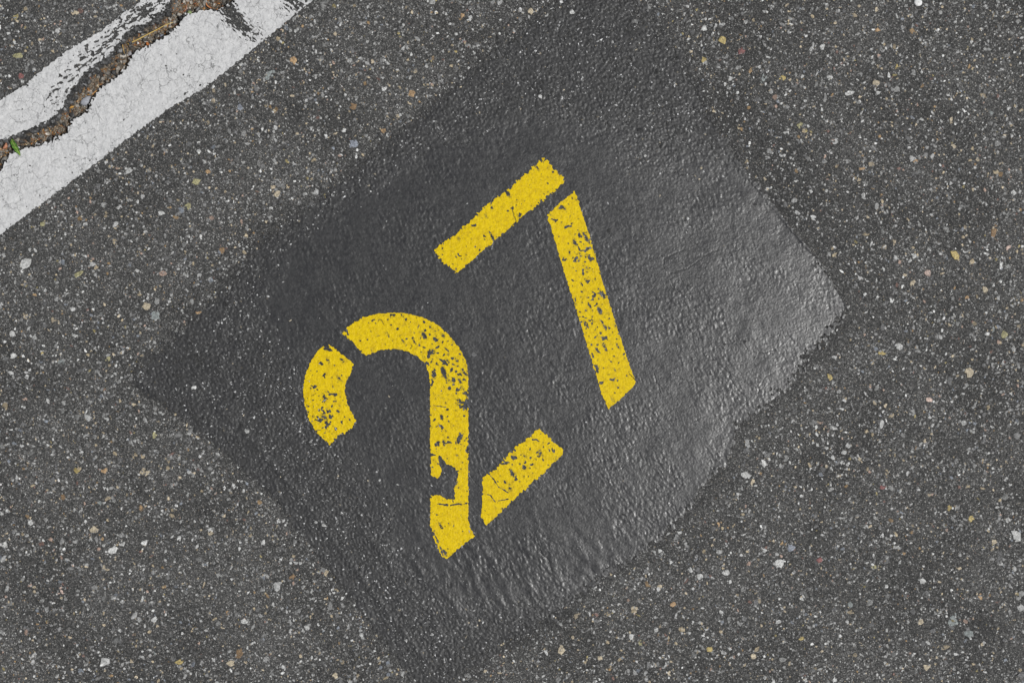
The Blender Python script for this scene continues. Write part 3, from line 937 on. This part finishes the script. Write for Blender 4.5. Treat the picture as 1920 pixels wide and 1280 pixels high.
xs = np.concatenate([np.arange(-1200, -40, 6.0), np.arange(-40, 720, 1.0), np.arange(720, 1400, 6.0)])
ys = np.concatenate([np.arange(-800, -40, 6.0), np.arange(-40, 520, 1.0), np.arange(520, 1300, 6.0)])
for sg, lab in ((1, 'narrow upper strip of the white line, worn dark beside the crack'), (-1, 'broad lower strip of the white line with two scraped dark marks')):
    o = cut_sheet('painted_strip', xs, ys, strip_field(sg), line_z, .0007, MAT_WHITE, attrs={'crk': crk}, pre=lambda x, y: sdf(x, y, LINE) > -6)
    for_me = o.data
    co = np.empty(len(for_me.vertices) * 3, np.float32); for_me.vertices.foreach_get('co', co)
    co = co.reshape(-1, 3) - np.array(INV, np.float32)
    for_me.vertices.foreach_set('co', co.ravel()); for_me.update()
    o.parent = line
    o['label'] = lab

# ---------------------------------------------------------------- yellow digits
ZA = (2.462, 540, 560); ZB = (2.415, 780, 270); ZD = (2.462, 900, 760)
HOOK = zc([(180, 203), (235, 245), (303, 300), (290, 345), (268, 380), (262, 430), (275, 490), (292, 525), (318, 560), (290, 600), (240, 625), (192, 673), (130, 615), (100, 560),
           (78, 490), (70, 425), (80, 350), (105, 290), (140, 237)], *ZA)
STEM2 = zc([(250, 155), (290, 120), (350, 85), (420, 68), (490, 64), (560, 70), (620, 85), (690, 120), (740, 165), (790, 225), (818, 280), (830, 330), (833, 400), (833, 1030),
            (846, 1065), (862, 1095), (800, 1140), (735, 1198), (712, 1190), (690, 1150), (668, 1095), (657, 1040), (656, 400), (652, 350), (637, 300), (600, 268), (550, 242),
            (490, 231), (430, 236), (362, 262)], *ZA)
CHIP = zc([(640, 702), (700, 722), (735, 760), (785, 790), (780, 840), (765, 885), (775, 903), (768, 925), (735, 925), (700, 903), (672, 903), (630, 922)], *ZA)
ISLE = zc([(660, 728), (695, 718), (697, 755), (708, 790), (708, 812), (690, 828), (660, 815)], *ZA)
FOOT = zc([(15, 330), (60, 302), (140, 222), (270, 105), (322, 150), (385, 207), (380, 228), (270, 330), (150, 440), (80, 505), (30, 552), (5, 510), (12, 420)], *ZD)
BAR7 = zc([(78, 480), (185, 405), (330, 270), (430, 195), (575, 65), (610, 95), (680, 170), (560, 265), (400, 400), (250, 530), (185, 585), (130, 540)], *ZB)
STEM7 = zc([(592, 320), (655, 265), (718, 213), (735, 260), (790, 430), (850, 640), (910, 830), (995, 1085), (930, 1150), (872, 1200), (840, 1130), (760, 860), (690, 640), (630, 440)], *ZB)
# wear: x, y, radius, amount
WEAR = [(600, 780, 36, 1.05), (625, 720, 40, .55), (612, 652, 16, .9), (800, 640, 55, .75), (845, 690, 45, .85), (860, 730, 40, .6), (838, 800, 70, .4), (862, 830, 16, .8), (755, 600, 60, .3),
        (820, 990, 20, .7), (1085, 450, 28, .95), (1095, 480, 26, .8), (1105, 540, 40, .8), (1125, 600, 50, .6), (1115, 640, 40, .55), (1150, 690, 40, .35), (1075, 390, 26, .5),
        (1035, 320, 24, .6), (960, 390, 70, .15), (860, 470, 50, .3), (1000, 860, 45, .6), (960, 900, 30, .45), (1160, 740, 30, .3)]
RAGGED = [(1035, 315, 30), (830, 480, 30), (900, 400, 60), (665, 640, 25), (640, 790, 30), (960, 860, 70), (1000, 350, 50)]


PITS = [(615, 655, 10, 3, 15), (601, 682, 4, 3, 40), (607, 702, 3, 4, 0), (589, 724, 6, 2, 0), (625, 739, 9, 3, -8), (599, 787, 7, 3.5, 0), (617, 771, 4, 3, 20),
        (605, 767, 6, 3, 60), (619, 781, 4, 3, 0), (641, 791, 3, 2.5, 0), (633, 771, 4, 2, 40), (628, 752, 3, 2, 0), (612, 800, 4, 2.5, 30), (630, 803, 3, 4, 0), (650, 621, 8, 3, 55),
        (700, 600, 5, 2, 0), (737, 590, 6, 2, 0), (800, 682, 5, 3, 20), (804, 665, 3.5, 8, 0), (816, 637, 7, 3.5, 40), (832, 678, 10, 3.2, 40), (847, 692, 4, 4, 0), (851, 714, 4, 4, 0),
        (810, 718, 2.6, 6, 0), (814, 702, 4, 6, 20), (861, 702, 5, 2.5, 20), (874, 757, 5, 10, 10), (828, 800, 2.6, 7, -30), (861, 824, 4, 10, 15), (820, 832, 5, 5, 0), (840, 830, 7, 1.8, 0),
        (876, 842, 3, 8, 0), (838, 655, 6, 2, 20), (858, 730, 2.5, 5, 0), (1051, 390, 4.5, 3.5, -30), (1039, 413, 6, 2, 10), (1066, 425, 8, 3, -10), (1086, 442, 3.5, 6, 0), (1099, 467, 12, 3, -15),
        (1080, 485, 7, 3, -45), (1059, 487, 5, 3, 0), (1109, 485, 6, 3.5, 20), (1093, 510, 3, 6, 0), (1103, 527, 5, 3, 0), (1113, 556, 2.2, 9, 30), (1126, 549, 7, 2, -5), (1078, 562, 2, 5, 0),
        (1134, 634, 5, 4, 0), (1119, 654, 3.2, 3.2, 0), (1111, 665, 2, 5, -20), (1119, 690, 3, 8, -20), (1148, 711, 4.5, 3, 0), (1128, 717, 4.5, 2.5, -30), (1107, 600, 4, 2, -30), (1100, 450, 6, 2, 0),
        (888, 423, 6, 2.6, 5), (975, 403, 3.2, 2.6, 0), (960, 391, 2.4, 2.2, 0), (899, 469, 2.8, 2.6, 0), (908, 443, 2.2, 2, 0), (861, 479, 4, 3, 40), (946, 438, 5, 2.5, -20), (922, 390, 2, 4, 20),
        (1004, 825, 7, 2.6, 20), (983, 876, 4.5, 4, 0), (1040, 845, 2.6, 5, 10), (1030, 843, 2, 4, 0), (997, 870, 3, 2.6, 0), (1010, 855, 5, 2, -10), (947, 868, 8, 1.8, -15), (967, 896, 2, 4.5, 0),
        (1028, 831, 3, 3.5, 0), (990, 893, 2, 3, 0), (963, 857, 6, 2.5, 10), (808, 1000, 3, 7, -25), (815, 1022, 4, 8, -30)]


def digit_field(poly, sub=None, isle=None, slash=None):
    def f(x, y):
        rgd = sum(np.exp(-(((x - a) ** 2 + (y - b) ** 2) / r_ ** 2)) for a, b, r_ in RAGGED)
        d = sdf(x, y, poly) + samp(n_edge, x, y) * (.55 + 1.5 * rgd) + samp(n_fine, x, y) * (.35 + .6 * rgd)
        if sub is not None:
            q = -(sdf(x, y, sub) + samp(n_edge, x, y) * 1.2)
            if isle is not None:
                q = np.maximum(q, sdf(x, y, isle) + samp(n_edge, x, y) * .6)
            d = np.minimum(d, q)
        if slash is not None:
            for pts, ww in slash:
                d = np.minimum(d, seg_dist(x, y, pts) - ww - samp(n_edge, x, y) * .8)
        wr = sum(a_ * np.exp(-(((x - a) ** 2 + (y - b) ** 2) / r_ ** 2)) for a, b, r_, a_ in WEAR)
        ch = np.maximum(samp(n_chip, x, y), samp(n_chip2, x, y) * .9)
        hole = 2.5 - 1.05 * np.clip(wr, 0, 1.1) - ch - .3 * samp(n_fine, x, y)
        f_ = np.minimum(d, hole * 3.0)
        jx, jy = samp(n_edge, x + 31, y) * 1.1, samp(n_edge, x, y + 57) * 1.1
        for hx, hy, a_, b_, an in PITS:
            m_ = (np.abs(x - hx) < 20) & (np.abs(y - hy) < 20)
            if not m_.any(): continue
            ca, sa = math.cos(math.radians(an)), math.sin(math.radians(an))
            X_ = x[m_] - hx + jx[m_]; Y_ = y[m_] - hy + jy[m_]
            q_ = np.hypot((X_ * ca + Y_ * sa) / a_, (-X_ * sa + Y_ * ca) / b_)
            f_[m_] = np.minimum(f_[m_], (q_ - 1) * min(a_, b_))
        return f_
    return f


def wornf(x, y):
    wr = sum(a_ * np.exp(-(((x - a) ** 2 + (y - b) ** 2) / r_ ** 2)) for a, b, r_, a_ in WEAR)
    ch = np.maximum(samp(n_chip, x, y), samp(n_chip2, x, y) * .9)
    return 1 - sst(.05, 1.1, 2.5 - 1.05 * np.clip(wr, 0, 1.1) - ch)


def digit_z(x, y):
    return film_z(x, y) + .00030 + .00002 * samp(n_fine, x, y)


def stroke(poly, name, parent, off, label=None, **kw):
    px = [p[0] for p in poly]; py = [p[1] for p in poly]
    xs = np.arange(min(px) - 6, max(px) + 6, .8); ys = np.arange(min(py) - 6, max(py) + 6, .8)
    o = cut_sheet(name, xs, ys, digit_field(poly, **kw), digit_z, .0004, MAT_YELLOW, attrs={'crk': crk, 'worn': wornf}, pre=lambda x, y: sdf(x, y, poly) > -6)
    co = np.empty(len(o.data.vertices) * 3, np.float32); o.data.vertices.foreach_get('co', co)
    o.data.vertices.foreach_set('co', (co.reshape(-1, 3) - np.array(off, np.float32)).ravel()); o.data.update()
    o.parent = parent
    if label: o['label'] = label
    return o


def digit(name, x, y, label):
    e = bpy.data.objects.new(name, None)
    e.empty_display_size = .05
    e.location = ((x - 960) * S, (640 - y) * S, 0)
    C.objects.link(e)
    return tag(e, label, 'painted digit', 'stencilled yellow number')


d2 = digit('painted_digit', 800, 830, 'yellow stencilled digit 2 with a piece flaked out of its stem')
stroke(HOOK, 'hook_stroke', d2, d2.location)
stroke(STEM2, 'curved_stroke', d2, d2.location, 'curved stroke with a flaked hole low in its stem', sub=CHIP, isle=ISLE,
       slash=[(zc([(745, 905), (765, 940), (800, 950), (832, 940)], *ZA), .5), (zc([(690, 945), (745, 950), (800, 945)], *ZA), 1.2), (zc([(662, 1060), (690, 1110), (715, 1180)], *ZA), 1.1),
              (zc([(660, 490), (730, 500)], *ZA), .5), (zc([(800, 500), (835, 470)], *ZA), 2.2)])
stroke(FOOT, 'foot_stroke', d2, d2.location, slash=[(zc([(40, 315), (70, 350), (85, 375), (130, 400)], *ZD), .8), (zc([(15, 405), (45, 412), (72, 445)], *ZD), .6), (zc([(72, 440), (130, 432)], *ZD), .3),
                                                 (zc([(20, 480), (40, 505)], *ZD), .7)])
d7 = digit('painted_digit', 1060, 520, 'yellow stencilled digit 7 made of a short bar and a long speckled stem')
stroke(BAR7, 'bar_stroke', d7, d7.location)
stroke(STEM7, 'stem_stroke', d7, d7.location, 'long stem stroke peppered with small dark chips')

# ---------------------------------------------------------------- things in the crack
LV, LF, LC = [], [], []


def blade_mesh(cx, cy, cz, L, W, ang, lift, curl, col, n=5, thin=True):
    """a narrow closed husk / needle / leaf scrap; returns verts, faces (metres)"""
    V, F = [], []
    ca, sa = math.cos(ang), math.sin(ang)
    for k in range(n):
        t = k / (n - 1)
        wdt = W * (math.sin(math.pi * (0.12 + .8 * t)) ** .8) * .5
        u = (t - .5) * L
        bend = curl * (t - .5) ** 2 * L * 2
        z = cz + lift * (t - .5) * L - abs(curl) * (t - .5) ** 2 * L
        for s_, dz in ((-1, 0), (0, W * .28), (1, 0), (0, -W * .1)):
            x = u; y = bend + s_ * wdt
            V.append((cx + x * ca - y * sa, cy + x * sa + y * ca, z + dz))
    for k in range(n - 1):
        for q in range(4):
            a = k * 4 + q; b = k * 4 + (q + 1) % 4
            F.append((a, b, b + 4, a + 4))
    F.append((3, 2, 1, 0)); e = (n - 1) * 4
    F.append((e, e + 1, e + 2, e + 3))
    return V, F


rg = np.random.default_rng(77)
lc = [(.34, .15, .045), (.42, .22, .07), (.30, .10, .04), (.22, .11, .05), (.46, .30, .13), (.13, .07, .04), (.07, .045, .03), (.36, .27, .17), (.5, .40, .26)]
cl = [(a, b) for a, b in zip(LIP_L[3:-3], LIP_R[3:-3])]
placed = 0
tries = 0
vb = 0
cxs = rg.uniform(-160, 640, 90000); cys = rg.uniform(-160, 420, 90000)
dep, soil, cs = crack_shape(cxs, cys)
ok = (cs > 3) & (soil > .55)
cxs, cys = cxs[ok], cys[ok]
dens = samp(n_big, cxs * 1.5, cys * 1.5)
kk = rg.random(len(cxs)) < (.22 + .14 * dens) * np.where(cxs < 130, 1.7, 1.0)
cxs, cys = cxs[kk][:2300], cys[kk][:2300]
zz = ground_z(cxs, cys)
for x, y, z in zip(cxs, cys, zz):
    wx_, wy_ = (x - 960) * S, (640 - y) * S
    kind = rg.random()
    if kind < .30:
        L, W = rg.uniform(5, 14) * S, rg.uniform(.5, 1.0) * S
    elif kind < .8:
        L, W = rg.uniform(2, 5) * S, rg.uniform(.8, 2.0) * S
    else:
        L, W = rg.uniform(4, 7) * S, rg.uniform(1.8, 3.0) * S
    V_, F_ = blade_mesh(wx_, wy_, z + rg.uniform(.6, 2.2) * S, L, W, math.radians(38) + rg.normal(0, .9), rg.normal(0, .22), rg.normal(0, .5), None)
    LV += V_; LF += [tuple(i + vb for i in f) for f in F_]
    cc = lc[rg.choice(len(lc), p=[.13, .13, .09, .16, .08, .16, .12, .08, .05])]
    f_ = rg.uniform(.9, 1.5)
    LC += [tuple(q * f_ for q in cc)] * len(V_)
    vb += len(V_)


def simple(name, V, F, col, mat, parent=None, smooth=True):
    loops = np.array([i for f in F for i in f]); tot = np.array([len(f) for f in F]); st = np.concatenate([[0], np.cumsum(tot)[:-1]])
    col = np.asarray(col, np.float32)
    if col.ndim == 1: col = np.tile(col, (len(V), 1))
    return mk_mesh(name, np.array(V), loops, st, tot, smooth, {'Col': col}, mat, parent)


lit = simple('crack_litter', LV, LF, LC, MAT_LITTER)
tag(lit, 'orange brown husks, needles and soil crumbs filling the crack', 'litter', kind='stuff')


def gz(x, y): return float(ground_z(np.array([float(x)]), np.array([float(y)]))[0])


def local(V, o):
    return [(a - o[0], b - o[1], c - o[2]) for a, b, c in V]


def husk(name, x, y, L, W, deg, lift, curl, col, label, cat, group=None, up=3.0, n=9):
    o = ((x - 960) * S, (640 - y) * S, gz(x, y))
    V_, F_ = blade_mesh(0, 0, up * S, L * S, W * S, math.radians(deg), lift, curl, col, n)
    ob = simple(name, V_, F_, col, MAT_LITTER)
    ob.location = o
    return tag(ob, label, cat, group)


HG = 'dry husks lying in the crack'
husk('dry_husk', 129, 199, 15, 6, 5, .05, .2, (.50, .27, .06), 'bright orange oval husk just left of the flat grey pebble in the crack', 'husk', HG, 3.5)
husk('dry_husk', 118, 209, 11, 6, -20, .1, .3, (.48, .16, .05), 'small red orange husk below left of the bright oval one', 'husk', HG, 3.5)
husk('dry_husk', 169, 174, 22, 4.5, 22, .1, .3, (.46, .24, .08), 'long curved tan orange husk above the flat grey pebble', 'husk', HG, 4)
husk('dry_husk', 162, 166, 10, 4, -55, .15, .3, (.36, .17, .06), 'short upright brown husk at the tip of the long curved one', 'husk', HG, 4)
husk('dry_husk', 9, 274, 13, 9, 60, .1, .3, (.42, .19, .11), 'pinkish brown curled husk at the left edge of the photo beside the green leaf', 'husk', HG, 4)
husk('dry_husk', 274, 82, 12, 7, -45, .1, .3, (.50, .17, .05), 'red orange leaf scrap under the long yellow straw', 'husk', HG, 4)
husk('dry_husk', 386, 8, 18, 3.5, -50, .1, .4, (.48, .20, .08), 'curved orange husk beside the round green berry near the top edge', 'husk', HG, 4)
husk('dry_husk', 345, 14, 20, 2.5, 60, .1, .5, (.42, .22, .15), 'pinkish curled twig just left of the green berry', 'twig', None, 4)


def tube(name, pts, r, col, mat, label, cat):
    """pts in photo px with height in px above the crack floor at the first point"""
    o = ((pts[0][0] - 960) * S, (640 - pts[0][1]) * S, gz(pts[0][0], pts[0][1]))
    P = np.array([((x - 960) * S - o[0], (640 - y) * S - o[1], z * S) for x, y, z in pts])
    # resample smoothly
    t = np.linspace(0, len(P) - 1, 26)
    Q = np.stack([np.interp(t, np.arange(len(P)), P[:, k]) for k in range(3)], 1)
    for _ in range(3):
        Q[1:-1] = (Q[:-2] + 2 * Q[1:-1] + Q[2:]) / 4
    V_, F_ = [], []
    for i in range(len(Q)):
        dv = Q[min(i + 1, len(Q) - 1)] - Q[max(i - 1, 0)]
        dv /= np.linalg.norm(dv) + 1e-9
        s_ = np.cross(dv, [0, 0, 1]); s_ /= np.linalg.norm(s_) + 1e-9
        u_ = np.cross(s_, dv)
        rr = r * S * (1 - .55 * i / len(Q))
        for k in range(6):
            a_ = k * math.pi / 3
            V_.append(tuple(Q[i] + (s_ * math.cos(a_) + u_ * math.sin(a_)) * rr))
    for i in range(len(Q) - 1):
        for k in range(6):
            F_.append((i * 6 + k, i * 6 + (k + 1) % 6, (i + 1) * 6 + (k + 1) % 6, (i + 1) * 6 + k))
    F_ += [tuple(range(5, -1, -1)), tuple(len(V_) - 6 + k for k in range(6))]
    ob = simple(name, V_, F_, col, mat)
    ob.location = o
    return tag(ob, label, cat)


zf_ = gz(236, 80) / S
tube('straw', [(236, 80, 6), (255, 73, 9), (272, 64, 10), (290, 55, 10), (308, 45, 10), (322, 40, 9)], 1.4, (.52, .37, .12), MAT_LITTER,
     'long yellow straw lying along the crack beside the upper wall', 'straw')
tube('straw', [(228, 82, 3), (230, 90, 5), (232, 100, 3)], 1.0, (.48, .30, .10), MAT_LITTER, 'short orange straw across the left end of the long yellow straw', 'straw')


def blob(name, x, y, rx, ry, rz, deg, col, mat, label, cat, group=None, sink=.35, seed=0, rough=.08, base=None, n=12, mm=8, flat=False):
    rg_ = np.random.default_rng(seed)
    V_, F_ = [], []
    ph = rg_.uniform(0, 6.28, 6)
    for i in range(mm + 1):
        la = math.pi * i / mm
        for k in range(n):
            lo = 2 * math.pi * k / n
            f = 1 + rough * (math.sin(2 * lo + ph[0]) + .7 * math.sin(3 * lo + ph[1] + la) + .6 * math.sin(3 * la + ph[2]) + rg_.normal(0, .25))
            X_ = math.sin(la) * math.cos(lo) * rx * f; Y_ = math.sin(la) * math.sin(lo) * ry * f
            Z_ = math.cos(la) * rz * (1 + rough * .4 * math.sin(lo * 2 + ph[3]))
            V_.append((X_ * S, Y_ * S, Z_ * S))
    for i in range(mm):
        for k in range(n):
            F_.append((i * n + k, (i + 1) * n + k, (i + 1) * n + (k + 1) % n, i * n + (k + 1) % n))
    ob = simple(name, V_, F_, col, mat, smooth=not flat)
    b_ = gz(x, y) if base is None else base
    ob.location = ((x - 960) * S, (640 - y) * S, b_ + rz * S * (1 - sink))
    ob.rotation_euler = (0, 0, math.radians(deg))
    return tag(ob, label, cat, group)


PG = 'loose stones in and on the ground'
blob('pebble', 157, 187, 12, 8, 4.5, 50, (.30, .31, .34), MAT_PEB, 'flat blue grey pebble lodged in the middle of the crack', 'pebble', PG, seed=1, rough=.10, flat=True)
blob('pebble', 164, 169, 4.5, 3.2, 3, 10, (.44, .37, .30), MAT_PEB, 'small tan pebble above the flat blue grey one', 'pebble', PG, seed=2)
blob('pebble', 256, 79, 2.2, 2, 2, 0, (.62, .60, .58), MAT_PEB, 'tiny white pebble below the long yellow straw', 'pebble', PG, seed=3)
blob('pebble', 300, 66, 5, 3.6, 3, 30, (.22, .24, .28), MAT_PEB, 'blue grey pebble against the lower wall right of the straw', 'pebble', PG, seed=4)
blob('pebble', 239, 97, 5, 4, 3, 30, (.30, .29, .30), MAT_PEB, 'rounded grey pebble where the crack bends beside the lower lip', 'pebble', PG, seed=5)
blob('pebble', 9, 300, 10, 8, 4, 30, (.20, .19, .17), MAT_PEB, 'dull brown grey pebble at the left edge below the green leaf', 'pebble', PG, seed=6, flat=True)
blob('pebble', 1721, 5, 7.6, 7.4, 3.4, 0, (.66, .66, .65), MAT_PEB, 'round chalk white pebble lying on the asphalt at the top right edge', 'pebble', PG, sink=.5, seed=8, rough=.03, n=20)
berry = blob('berry', 353, 22, 4.6, 4.4, 4.4, 0, (.20, .26, .11), MAT_LEAF, 'round dull green berry in the crack near the top edge', 'berry', None, sink=.1, seed=9, rough=.02, n=16, mm=10)

# green leaf, standing partly out of the crack
leaf_axis = [(17, 257, 5), (20, 262, 9), (24, 268, 13), (29, 275, 17), (34, 282, 20), (38, 288, 21.5), (40.5, 293, 22)]
lw = [1.0, 3.2, 4.6, 5.0, 4.4, 2.6, .4]
lb = gz(22, 268)
lo_ = ((17 - 960) * S, (640 - 257) * S, lb)
V_, F_ = [], []
ax = np.array(leaf_axis)
tt = np.linspace(0, 6, 25)
axx = np.stack([np.interp(tt, range(7), ax[:, k]) for k in range(3)], 1)
for _ in range(2): axx[1:-1] = (axx[:-2] + 2 * axx[1:-1] + axx[2:]) / 4
lww = np.interp(tt, range(7), lw) * (1 + .10 * np.sin(tt * 7.0))
rows = 7
for side_ in (0, 1):
    for i in range(25):
        dv = axx[min(i + 1, 24)] - axx[max(i - 1, 0)]
        L_ = math.hypot(dv[0], dv[1]); nx_, ny_ = -dv[1] / L_, dv[0] / L_
        for q in range(rows):
            s_ = (q / (rows - 1) - .5) * 2
            X_ = axx[i][0] + nx_ * s_ * lww[i]; Y_ = axx[i][1] + ny_ * s_ * lww[i]
            Z_ = axx[i][2] + abs(s_) ** 1.3 * lww[i] * .35 - side_ * .5
            V_.append(((X_ - 960) * S - lo_[0], (640 - Y_) * S - lo_[1], Z_ * S))
for side_ in (0, 1):
    for i in range(24):
        for q in range(rows - 1):
            a_ = side_ * 25 * rows + i * rows + q
            f = (a_, a_ + 1, a_ + rows + 1, a_ + rows)
            F_.append(f if side_ else f[::-1])
k_ = 25 * rows
for i in range(24):
    for q in (0, rows - 1):
        a_ = i * rows + q
        F_.append((a_, a_ + rows, a_ + rows + k_, a_ + k_))
lcol = np.array([(.10, .21, .035)] * len(V_), np.float32)
for i in range(len(V_)):
    q = i % rows; r_ = (i // rows) % 25
    lcol[i] *= (1.0 + .35 * math.sin(r_ * 1.3 + q))
leaf = simple('green_leaf', V_, F_, lcol, MAT_LEAF)
leaf.location = lo_
tag(leaf, 'small pointed green leaf standing out of the crack at the left edge', 'leaf')
# midrib of the leaf
V_, F_ = [], []
for i in range(24):
    p = axx[i]
    dv = axx[min(i + 1, 24)] - axx[max(i - 1, 0)]; L_ = math.hypot(dv[0], dv[1]); nx_, ny_ = -dv[1] / L_, dv[0] / L_
    for s_, dz in ((-.45, .15), (0, .75), (.45, .15)):
        V_.append(((p[0] + nx_ * s_ - 960) * S - lo_[0], (640 - p[1] - ny_ * s_) * S - lo_[1], (p[2] + dz) * S))
for i in range(23):
    for q in range(2):
        a_ = i * 3 + q
        F_.append((a_, a_ + 3, a_ + 4, a_ + 1))
simple('midrib', V_, F_, (.34, .42, .10), MAT_LEAF, leaf)
